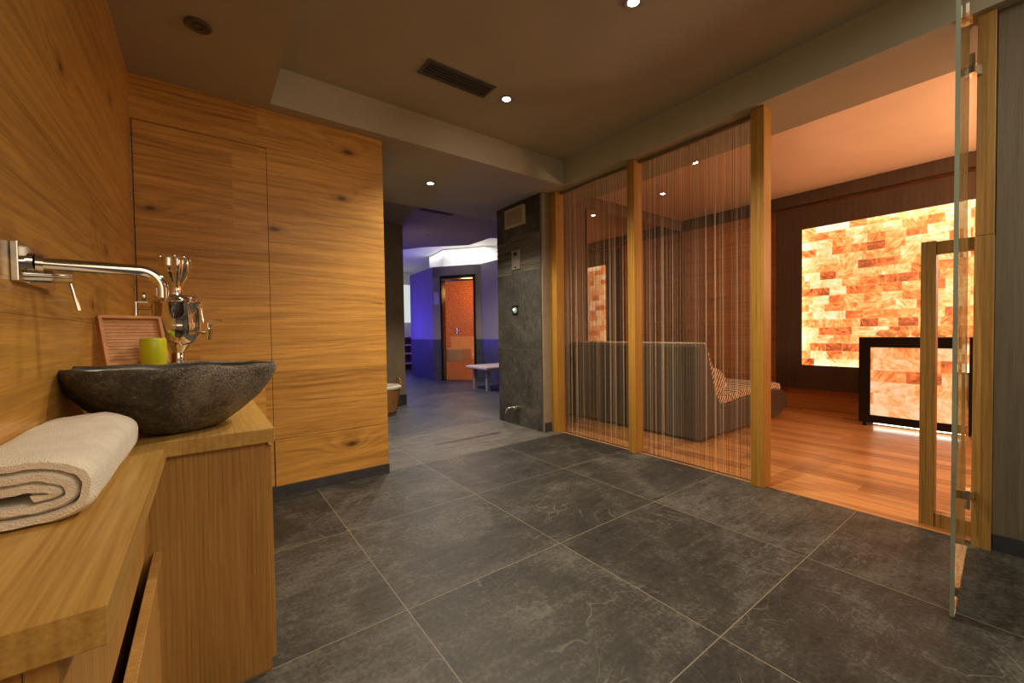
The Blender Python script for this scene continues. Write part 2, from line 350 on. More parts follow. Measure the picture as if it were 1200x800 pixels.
def glass_mat(name, tint, rough=0.0):
    t = NT(name); X, Y, Z, v = t.coords(); n = t.noise(v, .5, 1)
    g = t.n('ShaderNodeBsdfGlossy'); t.put(g.inputs['Roughness'], rough); t.put(g.inputs['Color'], (1, 1, 1))
    tr = t.n('ShaderNodeBsdfTransparent'); t.put(tr.inputs[0], t.mix(t.math('MULTIPLY', n, .05), tint, (.8, .9, .85)))
    fr = t.n('ShaderNodeFresnel'); t.put(fr.inputs[0], 1.5)
    mx = t.n('ShaderNodeMixShader'); t.t.links.new(fr.outputs[0], mx.inputs[0]); t.t.links.new(tr.outputs[0], mx.inputs[1]); t.t.links.new(g.outputs[0], mx.inputs[2])
    t.t.links.new(mx.outputs[0], t.out.inputs[0]); return t.m
m_glass = glass_mat('clear_glass', (.93, .97, .94))
m_glassedge = plain('glass_edge', (.26, .32, .26), .15, var=.2, scale=3, coat=.5)
m_mirror = plain('smoked_mirror', (.46, .37, .30), .03, 1.0, var=.02)
m_blueplaster = plain('cabin_plaster', (.30, .26, .24), .7, var=.06)
m_bluestone = plain('cabin_slate', (.075, .075, .085), .4, var=.3, scale=9)
m_white = plain('white_panel', (.7, .7, .68), .5, var=.03)
m_cover = emit('cove_glow', (1.0, .95, .9), 5.0)
m_lamp = emit('lamp_lens', (1.0, .86, .62), 60)
def mosaic_mat():
    t = NT('orange_mosaic'); X, Y, Z, v = t.coords()
    vo = t.n('ShaderNodeTexVoronoi'); t.put(vo.inputs['Vector'], v); t.put(vo.inputs['Scale'], 28); 
    r = t.noise(v, 30, 3, .7)
    c = t.ramp(r, [(.3, (.33, .06, .015)), (.55, (.62, .16, .04)), (.75, (.8, .3, .09))])
    return t.bsdf(c, .4, emis=c, estr=.22)  # weak emission paints the cabin's orange light into the mosaic
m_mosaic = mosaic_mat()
m_cabinwood = plain('steam_bench', (.75, .32, .12), .45, var=.1, emis=(.75, .28, .08), estr=.18)  # bench glows a little to carry the cabin's orange light
m_wicker = None
def wicker():
    t = NT('wicker'); X, Y, Z, v = t.coords()
    a = t.math('SINE', t.math('MULTIPLY', Z, 230)); b = t.math('SINE', t.math('MULTIPLY', t.math('ADD', X, Y), 150))
    w = t.math('MULTIPLY', a, b)
    c = t.ramp(t.math('MULTIPLY_ADD', w, .5, .5), [(.2, (.2, .075, .02)), (.7, (.62, .3, .09))])
    return t.bsdf(c, .7, 0, t.bump(w, .8, .01))
m_wicker = wicker()

# ------------------------------------------------------------------ setting
ZL, ZH, ZR = 2.60, 2.85, 2.92        # soffit, raised ceiling, relax-room ceiling
WX = -.31
# floors
sbox('floor', m_floor, WX - .1, 3.10, -3.2, 3.22, -.1, 0)
sbox('floor', m_floor2, WX - .1, 3.10, 3.22, 4.24, -.1, 0)
sbox('floor', m_floor3, WX - .1, 9.0, 4.24, 13.4, -.1, 0)
sbox('floor', m_floorw, 3.10, 6.95, -1.6, 4.1, -.1, .001)
# walls round the washroom
sbox('wall_left', m_oakY, WX - .1, WX, -3.2, 3.18, 0, 2.86)
bm = nb(); box(bm, WX, .362, 3.18, 3.30, 2.347, 2.86); box(bm, .362, 1.145, 3.18, 3.30, .393, 2.86)
box(bm, .366, 1.145, 3.1805, 3.30, .073, .390); box(bm, WX, .366, 3.19, 3.30, 0, .073); box(bm, WX, -.304, 3.19, 3.3, .07, 2.35)
struct('wall_back', bm, m_oakX)
bm = nb(); box(bm, -.300, .359, 3.1805, 3.225, .078, 2.343)
d = struct('door_1', bm, m_oakX)
sbox('wall_back', m_black, WX, 1.14, 3.24, 3.29, .0, 2.4)
sbox('baseboard_back', m_base, WX, 1.147, 3.168, 3.30, 0, .072)
sbox('wall_front', m_plast, WX - .1, 3.2, -3.3, -3.2, 0, 2.86)
# right-hand wall beyond the glass door, outer wall of relax room
sbox('wall_right', m_wallr, 3.075, 3.25, -3.2, .188, 0, 2.6)
sbox('baseboard_right', m_base, 3.062, 3.08, -3.2, .186, 0, .078)
# ceilings: raised field with a lower soffit round it
sbox('ceiling', m_ceil, WX - .1, 3.0, -3.3, 3.08, ZH, ZH + .1)
bm = nb(); box(bm, WX - .1, .38, -3.3, 3.08, ZL, ZH); struct('ceiling', bm, m_ceil)
sbox('ceiling', m_ceil, WX - .1, 3.0, 3.08, 4.60, ZL, ZH + .1)
sbox('ceiling', m_ceil, 3.0, 3.58, -3.3, 4.60, ZL, 3.05)
# relax room
RX = 6.58
sbox('ceiling', m_relaxceil, 3.58, RX + .4, -1.6, 4.0, ZR, ZR + .1)
sbox('wall_salt', m_board, RX, RX + .15, -1.6, 4.0, 0, ZR)
sbox('wall_relax_back', m_relaxwall, 3.06, RX, 3.83, 4.0, 0, ZR)
sbox('wall_relax_front', m_board, 3.25, RX, -1.6, -1.45, 0, ZR)
sbox('trim_1', m_darkw, RX - .10, RX, -1.45, 3.83, ZR - .16, ZR)
# slate clad pier and its plaster end
bm = nb(); box(bm, 2.94, 3.06, 3.385, 4.2, 0, 1.78); box(bm, 2.94, 3.06, 3.385, 4.2, 2.2, ZL)
struct('wall_pier', bm, m_slw)
bm = nb(); z = 1.78; rnd = random.Random(4)
while z < 2.199:
    h = min(rnd.choice((.012, .016, .02, .026)), 2.2 - z); dx = rnd.uniform(-.006, .004); ym = rnd.uniform(3.5, 4.1)
    box(bm, 2.941 + dx, 3.06, 3.386, ym, z, z + h); box(bm, 2.941 + rnd.uniform(-.006, .004), 3.06, ym, 4.199, z, z + h); z += h
struct('wall_pier', bm, m_slr)
sbox('wall_pier', m_plast, 2.945, 3.06, 3.36, 3.385, 0, ZL)
sbox('trim_2', m_steel, 2.938, 2.946, 3.376, 3.386, 0, ZL)
sbox('baseboard_pier', m_base, 2.952, 3.06, 3.346, 3.36, 0, .10)
sbox('wall_pier_back', m_slw, 3.06, 7.2, 4.0, 4.2, 0, 2.76)
# passage and spa hall
sbox('wall_passage', m_plast, 1.0, 1.12, 3.30, 6.05, 0, 2.76)
sbox('wall_hall', m_plast, 1.0, 2.47, 6.05, 6.35, 0, 2.76)
sbox('baseboard_hall', m_base, 1.0, 2.478, 6.035, 6.05, 0, .16)
m_hceil = plain('hall_ceiling', (.30, .25, .24), .8, var=.04, scale=2)
bm = nb()
prism(bm, [(1.0, 4.60), (7.2, 4.60), (7.2, 5.2), (4.05, 6.0), (4.05, 6.72), (3.42, 7.35), (3.20, 7.75), (2.2, 8.2), (1.0, 8.2)], 'Z', 2.75, 2.83)
struct('ceiling', bm, m_hceil)
sbox('ceiling', m_white, 1.0, 9.0, 4.6, 13.4, 3.15, 3.25)
sbox('wall_hall_left', m_blueplaster, 2.30, 2.47, 6.35, 13.3, 0, 3.15)
sbox('wall_hall_back', m_white, 2.3, 9.0, 13.2, 13.4, 0, 3.15)
sbox('wall_hall_right', m_white, 8.9, 9.0, 4.2, 13.3, 0, 3.15)

# ------------------------------------------------------------------ steam cabin
A = (4.25, 8.70); B = (4.95, 7.72); C = (5.0, 6.4); D = (4.38, 10.3)
base = (4.6, 8.2, 0)
cab = thing('steam_cabin', base, 'grey polygonal steam cabin with a dark stone dado at the far end of the hall', 'cabin')
def wallseg(bm, p, q, z0, z1, th=.12, u0=0.0, u1=1.0):
    p = Vector(p); q = Vector(q); d = q - p; n = Vector((d.y, -d.x)).normalized()
    if n.dot(Vector((1, .7))) < 0: n = -n
    a = p + d * u0; b = p + d * u1
    prism(bm, [tuple(a), tuple(b), tuple(b + n * th), tuple(a + n * th)], 'Z', z0, z1)
bm = nb()
wallseg(bm, D, A, .95, 2.58); wallseg(bm, B, C, .95, 2.58)
wallseg(bm, A, B, .95, 2.58, u1=.19); wallseg(bm, A, B, .95, 2.58, u0=.86); wallseg(bm, A, B, 2.36, 2.58)
obj('upper_wall', bm, m_blueplaster, cab)
for p_, q_, kw in ((D, A, {}), (B, C, {}), (A, B, dict(u1=.19)), (A, B, dict(u0=.86))):
    bm = nb(); wallseg(bm, p_, q_, 0, .95, .13, **kw); obj('stone_dado', bm, m_bluestone, cab)
bm = nb(); prism(bm, [D, A, B, C, (8.0, 6.4), (8.0, 10.3)], 'Z', 2.58, 2.62); obj('roof', bm, m_blueplaster, cab)
bm = nb()
def off(p, q, u, o):
    p = Vector(p); q = Vector(q); d = q - p; n = Vector((d.y, -d.x)).normalized()
    if n.dot(Vector((1, .7))) < 0: n = -n
    return p + d * u + n * o
for u0, u1, z0, z1 in ((.17, .205, 0, 2.4), (.85, .885, 0, 2.4), (.17, .885, 2.33, 2.40)):
    a = off(A, B, u0, -.03); b = off(A, B, u1, -.03); c = off(A, B, u1, .14); d_ = off(A, B, u0, .14)
    prism(bm, [tuple(a), tuple(b), tuple(c), tuple(d_)], 'Z', z0, z1)
obj('door_frame', bm, m_blackm, cab)
bm = nb()
prism(bm, [tuple(off(A, B, .21, .05)), tuple(off(A, B, .845, .05)), tuple(off(A, B, .845, .06)), tuple(off(A, B, .21, .06))], 'Z', .02, 2.32)
gd = obj('glass_door', bm, m_glass, cab)
bm = nb(); h0 = off(A, B, .52, -.01); cyl(bm, (h0.x, h0.y, 1.06), (h0.x + .001, h0.y, 1.2), .018); obj('handle', bm, m_chrome, gd, smooth=True)
sgn = nb(); a = off(A, B, .03, -.012); b = off(A, B, .14, -.012); c = off(A, B, .14, -.001); d_ = off(A, B, .03, -.001)
prism(sgn, [tuple(a), tuple(b), tuple(c), tuple(d_)], 'Z', 1.76, 2.04)
o = obj('information_sign', sgn, plain('sign_plastic', (.55, .5, .8), .4), None, loc=(a.x, a.y, 1.9)); tag(o, 'small pale sign on the grey wall left of the steam cabin door', 'sign')
# inside of the cabin, its orange light put into the surfaces as weak emission
bm = nb(); prism(bm, [tuple(off(A, B, -.0, .16)), tuple(off(A, B, -.0, 1.9)), tuple(off(A, B, -.0, 1.9) + Vector((-.02, .02))), (A[0] + .05, A[1] + .25)], 'Z', 0, 2.5)
bm.free(); bm = nb()
q0 = off(A, B, -.6, 1.7); q1 = off(A, B, 1.9, 1.7); q2 = off(A, B, 1.9, 1.8); q3 = off(A, B, -.6, 1.8)
prism(bm, [tuple(q0), tuple(q1), tuple(q2), tuple(q3)], 'Z', 0, 2.5)
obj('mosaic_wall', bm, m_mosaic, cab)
bm = nb()
for u0, u1, o0, o1, z0, z1 in ((-.3, 1.0, 1.15, 1.7, .42, .50), (-.3, 1.0, 1.62, 1.7, .5, 1.0)):
    prism(bm, [tuple(off(A, B, u0, o0)), tuple(off(A, B, u1, o0)), tuple(off(A, B, u1, o1)), tuple(off(A, B, u0, o1))], 'Z', z0, z1)
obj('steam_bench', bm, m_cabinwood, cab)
bm = nb()
prism(bm, [tuple(off(A, B, -.2, .5)), tuple(off(A, B, .38, .55)), tuple(off(A, B, .38, 1.2)), tuple(off(A, B, -.2, 1.2))], 'Z', .38, .72)
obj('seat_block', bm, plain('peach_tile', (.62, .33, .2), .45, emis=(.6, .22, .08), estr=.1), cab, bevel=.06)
bm = nb()
prism(bm, [tuple(off(A, B, .98, .9)), tuple(off(A, B, 1.08, .9)), tuple(off(A, B, 1.08, 1.0)), tuple(off(A, B, .98, 1.0))], 'Z', 0, 2.5)
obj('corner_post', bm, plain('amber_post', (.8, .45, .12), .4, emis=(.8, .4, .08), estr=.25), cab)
bm = nb(); prism(bm, [tuple(off(A, B, .1, .16)), tuple(off(A, B, 1.0, .16)), tuple(off(A, B, 1.5, 1.7)), tuple(off(A, B, -.5, 1.7))], 'Z', 0, .02)
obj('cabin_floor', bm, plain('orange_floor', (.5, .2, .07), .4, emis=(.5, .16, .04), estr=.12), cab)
# white clerestory drum above the cabin roof with its cove light
bm = nb()
dr = [(4.9, 10.2), (4.75, 9.1), (5.35, 8.25), (6.0, 7.6), (6.0, 6.2)]
for p, q in zip(dr, dr[1:]):
    wallseg(bm, p, q, 2.62, 3.15, .06)
o = struct('wall_clerestory', bm, m_white)
def strip(name, pts, z, w, label):
    bm = nb(); tube(bm, [(p[0], p[1], z) for p in pts], w, 6)
    o = obj(name, bm, m_cover, None, loc=(pts[0][0], pts[0][1], z)); return tag(o, label, 'strip light')
strip('cove_light', [(4.83, 10.1), (4.68, 9.08), (5.27, 8.20), (5.92, 7.52), (5.92, 6.3)], 2.645, .014, 'white strip light glowing along the foot of the clerestory above the steam cabin')
strip('cove_light', [(3.27, 7.80), (3.50, 7.38), (4.12, 6.76), (4.12, 6.1)], 2.86, .014, 'white strip light hidden behind the edge of the dark hall ceiling')
# far shelf unit beyond the dark pillar
sh = thing('wall_cabinet', (4.9, 12.6, 0), 'white wall cupboard far down the hall between the pillar and the steam cabin', 'cabinet')
bm = nb(); box(bm, 4.3, 5.6, 12.3, 12.7, 1.45, 2.62); obj('cupboard', bm, emit('lit_cupboard', (.8, .85, .85), .55), sh)  # cupboard is no lamp; emission puts the light on it into the material
st = thing('shelf_unit', (4.9, 12.4, 0), 'dark shelf unit with thin white shelves under the far wall cupboard', 'shelf')
bm = nb(); box(bm, 4.3, 5.6, 12.45, 12.9, 0, .98); obj('back_panel', bm, m_bluestone, st)
for z in (.98, .72, .46, .16):
    bm = nb(); box(bm, 4.3, 5.6, 12.0, 12.45, z, z + (.07 if z > .9 else .03)); obj('shelf', bm, m_white, st)

# bench at right, towards the cabin
bn = thing('hall_bench', (4.5, 6.6, 0), 'low bench with a pale padded top beside the steam cabin', 'bench')
bm = nb(); box(bm, 4.10, 4.93, 6.25, 7.0, .40, .46); o = obj('bench_top', bm, plain('pale_bench_top', (.62, .5, .5), .6), bn, bevel=.02)
for x, y in ((4.22, 6.4), (4.22, 6.85), (4.82, 6.4), (4.82, 6.85)):
    bm = nb(); box(bm, x - .03, x + .03, y - .03, y + .03, 0, .40); obj('leg', bm, plain('bench_leg', (.35, .3, .3), .5), bn)

# basket behind the oak wall
bk = thing('wicker_basket', (2.05, 5.62, 0), 'round wicker basket lined with light cloth standing behind the end of the oak wall', 'basket')
bm = nb(); lathe(bm, [(.13, 0), (.15, .02), (.2, .34), (.205, .36), (.19, .36), (.14, .04)], (2.0, 5.62, 0), 32); obj('body', bm, m_wicker, bk, smooth=True)
bm = nb(); lathe(bm, [(.203, .335), (.212, .345), (.212, .372), (.19, .385), (.17, .35)], (2.0, 5.62, 0), 32, fn=lambda a, z: 1 + .035 * math.sin(a * 9 + z * 20), caps=False); obj('cloth_lining', bm, m_towel, bk, smooth=True)
for s in (-1, 1):
    bm = nb(); tube(bm, [(2.0 + s * .19, 5.62 + .09 * math.cos(t), .36 + .11 * math.sin(t)) for t in [i * PI / 12 for i in range(13)]], .012, 8)
    obj('handle', bm, m_wicker, bk, smooth=True)

# ------------------------------------------------------------------ items on the slate pier
PX = 2.94
lp = thing('wall_speaker', (PX, 3.81, 2.43), 'rectangular cream wall panel near the ceiling on the slate pier', 'speaker')
bm = nb(); box(bm, PX - .035, PX, 3.632, 3.99, 2.318, 2.54); obj('surround', bm, plain('cream_plastic', (.52, .43, .27), .5), lp, bevel=.004)
bm = nb(); box(bm, PX - .038, PX - .034, 3.665, 3.957, 2.35, 2.508); obj('grille', bm, plain('cream_grille', (.36, .28, .17), .7, var=.2, scale=90), lp)
tp = thing('control_panel', (PX, 3.81, 1.94), 'grey steel control plate on the ribbed band of the slate pier', 'control')
bm = nb(); box(bm, PX - .018, PX + .006, 3.735, 3.885, 1.825, 2.05); obj('plate', bm, plain('satin_plate', (.42, .39, .32), .4, .5), tp, bevel=.003)
bm = nb(); box(bm, PX - .021, PX - .017, 3.785, 3.835, 1.985, 2.025); obj('sensor', bm, m_black, tp)
bm = nb(); cyl(bm, (PX - .022, 3.81, 1.852), (PX - .016, 3.81, 1.852), .012); obj('button', bm, m_black, tp)
sc = thing('recessed_step_light', (PX, 3.84, 1.36), 'small square glowing light at eye level on the slate pier', 'light')
bm = nb(); box(bm, PX - .006, PX, 3.79, 3.895, 1.30, 1.41); obj('recess', bm, m_black, sc)
bm = nb(); blob(bm, (PX - .012, 3.84, 1.355), (.008, .038, .036), 3, .1, 2); obj('lens', bm, emit('step_lens', (.35, .5, .42), .5), sc, smooth=True)
cyl_ = nb(); cyl(cyl_, (PX - .02, 3.845, 1.362), (PX - .03, 3.845, 1.362), .012); obj('bulb', cyl_, emit('step_bulb', (.9, 1, .9), 3), sc)
tap = thing('wall_tap', (PX, 3.82, .2), 'small chrome tap low on the slate pier', 'tap')
bm = nb(); cyl(bm, (PX, 3.80, .215), (PX - .05, 3.80, .215), .022); cyl(bm, (PX - .05, 3.80, .215), (PX - .06, 3.80, .215), .03, .028); obj('rosette', bm, m_chrome, tap, smooth=True)
bm = nb(); tube(bm, [(PX - .03, 3.80, .215), (PX - .09, 3.83, .225), (PX - .13, 3.86, .205), (PX - .14, 3.88, .15)], [.014, .013, .012, .011], 12); obj('spout', bm, m_chrome, tap, smooth=True)
dn = thing('floor_drain', (2.18, 3.67, 0), 'long dark slot drain set in the ribbed floor tiles', 'drain')
bm = nb(); box(bm, 1.80, 2.56, 3.655, 3.682, .0004, .003); obj('slot', bm, m_black, dn)
bm = nb(); box(bm, 1.79, 2.57, 3.647, 3.654, .0004, .004); box(bm, 1.79, 2.57, 3.683, 3.69, .0004, .004); obj('frame', bm, m_grey, dn)

# ------------------------------------------------------------------ posts
PXs = (3.045, 3.16)
posts = [((3.36, 3.25), 'slim oak post at the far end of the string curtain beside the slate pier'),
         ((2.325, 2.25), 'oak post between the two string curtains'),
         ((1.292, 1.205), 'oak post at the near end of the string curtain beside the open doorway')]
for (y1, y0), lab in posts:
    bm = nb(); box(bm, PXs[0], PXs[1], y0, y1, 0, ZL)
    o = obj('oak_post', bm, m_post, None, loc=(3.1, (y0 + y1) / 2, 0), bevel=.003)
    tag(o, lab, 'post', 'oak posts of the partition')
# the door post, built of two lengths
dp = thing('door_post', (3.1, .217, 0), 'wide grained oak post carrying the hinges of the open glass door', 'post')
bm = nb(); box(bm, 3.035, 3.16, .192, .252, 1.537, ZL); obj('upper_length', bm, m_post2, dp, bevel=.002)
bm = nb(); box(bm, 3.032, 3.158, .190, .255, 0.0, 1.535); obj('lower_length', bm, m_post2, dp, bevel=.002)
# timber side frame standing in the doorway
sf = thing('timber_screen_frame', (3.2, .36, 0), 'low open oak frame fixed beside the door post in the doorway', 'frame')
bm = nb(); box(bm, 3.17, 3.24, .402, .462, .0, 1.56); obj('upright', bm, m_post2, sf, bevel=.002)
bm = nb(); box(bm, 3.175, 3.235, .255, .402, 1.49, 1.555); obj('top_rail', bm, m_post2, sf, bevel=.002)
bm = nb(); box(bm, 3.175, 3.235, .255, .402, .0, .075); obj('bottom_rail', bm, m_post2, sf, bevel=.002)
bm = nb(); box(bm, 3.162, 3.24, .192, .254, 0, 1.56); obj('upright', bm, m_post2, sf, bevel=.002)

# ------------------------------------------------------------------ glass door
gd = thing('glass_door', (2.95, .262, 0), 'frameless clear glass door standing open in front of the oak door post', 'door')
G0 = Vector((2.985, .268)); G1 = Vector((2.212, .230)); gdir = (G1 - G0).normalized(); gn = Vector((-gdir.y, gdir.x)) * .006
bm = nb(); e1 = G1 - gdir * .002
prism(bm, [tuple(G0 + gn), tuple(e1 + gn), tuple(e1 - gn), tuple(G0 - gn)], 'Z', .012, 2.545); obj('pane', bm, m_glass, gd)
bm = nb(); prism(bm, [tuple(e1 + gn), tuple(G1 + gn * 1.05), tuple(G1 - gn * 1.05), tuple(e1 - gn)], 'Z', .012, 2.545); obj('polished_edge', bm, m_glassedge, gd)
for z in (2.33, .262):
    bm = nb()
    for s in (-1, 1):
        prism(bm, [tuple(G0 + gn * s * 1.05 + gdir * .01), tuple(G0 + gdir * .075 + gn * s * 1.05), tuple(G0 + gdir * .075 + gn * s * 2.6), tuple(G0 + gdir * .01 + gn * s * 2.6)], 'Z', z - .045, z + .045)
    prism(bm, [(2.985, .255), (3.031, .235), (3.031, .252), (2.985, .282)], 'Z', z - .02, z + .02)
    h = obj('hinge', bm, m_chrome, gd)
    bm = nb(); cyl(bm, (2.975, .285, z - .065), (2.975, .285, z + .065), .007); obj('hinge_pin', bm, m_chrome, h, smooth=True)

# ------------------------------------------------------------------ string curtains
def curtain(y0, y1, label):
    bm = nb(); y = y0 + .01; k = 0
    while y < y1 - .006:
        w = random.uniform(.0007, .0014); x = 3.13 + random.uniform(-.006, .006); dx = random.uniform(-.002, .002)
        sag = random.uniform(-.0015, .0015); rows = []
        for i in range(4):
            z = .012 + (2.575 - .012) * i / 3; yy = y + sag * math.sin(i)
            rows.append([bm.verts.new((x + w * math.cos(a) + dx * i / 3, yy + w * math.sin(a), z)) for a in (0, 2.094, 4.189)])
        for a, b in zip(rows, rows[1:]):
            for j in range(3): bm.faces.new((a[j], a[(j + 1) % 3], b[(j + 1) % 3], b[j]))
        y += random.choice((.0038, .0045, .005, .0065)); k += 1
    o = obj('string_curtain', bm, m_string, None, loc=(3.13, (y0 + y1) / 2, 0)); tag(o, label, 'curtain', kind='stuff')
curtain(2.326, 3.249, 'fine copper string curtain hanging in the far bay between oak posts')
curtain(1.293, 2.249, 'fine copper string curtain in the near bay in front of the lounger')
for y0, y1, w in ((2.326, 3.249, 'far'), (1.293, 2.249, 'near')):
    bm = nb(); box(bm, 3.118, 3.142, y0, y1, 2.575, 2.6); o = obj('curtain_rail', bm, m_steel, None, loc=(3.13, y0, 2.575)); tag(o, 'slim metal rail under the ceiling carrying the %s string curtain' % w, 'rail')
    bm = nb(); box(bm, 3.112, 3.124, y0, y1, .001, .012); o = obj('floor_track', bm, m_chrome, None, loc=(3.118, y0, 0)); tag(o, 'thin bright floor strip along the foot of the %s string curtain' % w, 'trim')

# ------------------------------------------------------------------ salt wall
SY0, SY1, SZ0, SZ1 = .12, 2.11, .595, 2.43
sw = thing('salt_wall_panel', (RX, 1.1, .27), 'large backlit orange salt brick panel in a wide dark frame on the far wall', 'wall panel')
bm = nb()
box(bm, RX - .06, RX - .001, -.2, SY0, .27, 2.72); box(bm, RX - .06, RX - .001, SY1, 2.42, .27, 2.72)
box(bm, RX - .06, RX - .001, SY0, SY1, .27, SZ0); box(bm, RX - .06, RX - .001, SY0, SY1, SZ1, 2.72)
obj('frame', bm, m_darkw, sw)
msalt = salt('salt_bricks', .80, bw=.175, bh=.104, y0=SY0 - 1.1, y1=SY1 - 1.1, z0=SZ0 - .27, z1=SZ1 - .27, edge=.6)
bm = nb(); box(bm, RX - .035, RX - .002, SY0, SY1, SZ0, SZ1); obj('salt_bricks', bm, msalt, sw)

# salt fronted stove / brazier
FX = 5.86
fb = thing('salt_stove', (FX + .15, .9, 0), 'low black framed cabinet with a glowing salt brick front on the timber floor', 'stove')
bm = nb(); y0, y1 = .42, 1.345
box(bm, FX, FX + .3, y0, y0 + .1, .045, .985); box(bm, FX, FX + .3, y1 - .1, y1, .045, .985)
box(bm, FX, FX + .3, y0 + .1, y1 - .1, .045, .13); box(bm, FX, FX + .3, y0 + .1, y1 - .1, .875, .985); box(bm, FX + .06, FX + .3, y0 + .1, y1 - .1, .13, .875)
obj('frame', bm, m_blackm, fb, bevel=.003)
bm = nb(); box(bm, FX + .012, FX + .055, y0 + .1, y1 - .1, .13, .875)
obj('salt_front', bm, salt('salt_front', .46, bw=.26, bh=.125, y0=-.38, y1=.345, z0=.13, z1=.875, pale=.08, edge=.1), fb)
bm = nb(); box(bm, FX + .05, FX + .08, y0 + .12, y1 - .12, .028, .044); obj('light_strip', bm, emit('white_strip', (1, .93, .82), 6), fb)
for yy in (y0 + .05, y1 - .05):
    for xx in (FX + .04, FX + .26):
        bm = nb(); cyl(bm, (xx, yy, .001), (xx, yy, .045), .022); obj('foot', bm, m_blackm, fb, smooth=True)
m_chunk = plain('salt_chunk', (.85, .35, .14), .5, var=.4, scale=12, bump=.5, emis=(.9, .25, .06), estr=.45)  # slight emission stands in for light passing through the rocks
for i in range(8):
    bm = nb(); c = (FX + .13 + .05 * math.sin(i * 2), .52 + i * .095, .985 + .03); blob(bm, c, (.045, .05, .04), i, .5, 2, 1.2)
    zmin = min(v.co.z for v in bm.verts); bmesh.ops.translate(bm, verts=bm.verts[:], vec=(0, 0, .986 - zmin))
    o = obj('salt_rock', bm, m_chunk, None, loc=(c[0], c[1], .986)); tag(o, 'small orange rock of salt in the row lying on top of the black salt stove', 'rock', 'salt rocks on the stove')

# smoked mirror on the back wall of relax room
mr = thing('wall_mirror', (5.2, 3.82, 0), 'tall smoked mirror on the back wall reflecting the glowing salt panel', 'mirror')
bm = nb(); box(bm, 4.14, RX - .11, 3.812, 3.829, .02, 2.74); obj('mirror_glass', bm, m_mirror, mr)
bm = nb(); box(bm, 4.13, 4.14, 3.808, 3.829, .02, 2.74); obj('edge_strip', bm, m_relaxwall, mr)

# ------------------------------------------------------------------ loungers
def smoothpoly(pts, n=8):
    out = []
    for i in range(len(pts) - 1):
        p0 = Vector(pts[max(i - 1, 0)]); p1 = Vector(pts[i]); p2 = Vector(pts[i + 1]); p3 = Vector(pts[min(i + 2, len(pts) - 1)])
        for k in range(n):
            t = k / n
            out.append(tuple(.5 * ((2 * p1) + (p2 - p0) * t + (2 * p0 - 5 * p1 + 4 * p2 - p3) * t * t + (3 * p1 - p0 - 3 * p2 + p3) * t ** 3)))
    out.append(tuple(pts[-1])); return out
LW = .86
def lounger():
    r = thing('lounger', (3.78, 2.06, 0), 'upholstered taupe lounger with striped cover behind the near string curtain', 'lounger', 'upholstered loungers')
    x0 = 3.78; y0 = 2.06
    body = smoothpoly([(x0, .93), (x0 + .06, .955), (x0 + .14, .93), (x0 + .22, .70), (x0 + .34, .42), (x0 + .5, .32), (x0 + .95, .34), (x0 + 1.5, .36), (x0 + 1.85, .345), (x0 + 2.02, .30), (x0 + 2.1, .2), (x0 + 2.02, .09), (x0 + 1.85, .045)], 6) + [(x0 + 1.5, .03), (x0, .03)]
    bm = nb(); prism(bm, body, 'Y', y0, y0 + LW); obj('base', bm, m_leather, r, smooth=True, bevel=.02, seg=3)
    top = smoothpoly([(x0 + .125, .945), (x0 + .17, .88), (x0 + .26, .72), (x0 + .36, .46), (x0 + .5, .355), (x0 + .95, .375), (x0 + 1.5, .395), (x0 + 1.85, .38), (x0 + 1.98, .345)], 6)
    # ribbed mattress: thickness over the base
    bm = nb(); up = []
    for i, (x, z) in enumerate(top):
        a = Vector(top[max(i - 1, 0)]); b = Vector(top[min(i + 1, len(top) - 1)]); d = (b - a).normalized(); n = Vector((-d.y, d.x))
        t = .045 + .008 * math.sin(i * 1.7)
        if i in (0, len(top) - 1): t = .02
        up.append((x + n.x * t, z + n.y * t))
    low = [(x, z - .03) for x, z in top]
    prism(bm, up + low[::-1], 'Y', y0 + .03, y0 + LW - .03); obj('striped_mattress', bm, m_stripe, r, smooth=True, bevel=.012, seg=2)
    # bolster at the head
    bm = nb(); prism(bm, smoothpoly([(x0 + .29, .66), (x0 + .42, .70), (x0 + .60, .60), (x0 + .62, .50), (x0 + .52, .43), (x0 + .40, .46), (x0 + .30, .60), (x0 + .29, .66)], 5)[:-1], 'Y', y0 + .05, y0 + LW - .05)
    obj('bolster', bm, m_stripe, r, smooth=True, bevel=.01)
    return r
L1 = lounger()
L2 = copy_tree(L1); L2.location = (3.78, 2.94, 0)
L2['label'] = 'upholstered lounger deeper in the room behind the far string curtain'
def folded(loc, lab):
    r = thing('folded_towel', loc, lab, 'towel')
    for i in range(2):
        bm = nb(); z = loc[2] + i * .022
        box(bm, loc[0] - .17, loc[0] + .17, loc[1] - .13, loc[1] + .13, z, z + .021)
        obj('towel_fold', bm, m_towel, r, bevel=.009, seg=3)
folded((3.78 + .86, 2.42, .435), 'folded towel on the striped mattress of the nearer lounger')
folded((3.78 + .86, 3.3, .435), 'folded towel on the lounger deeper in the room')

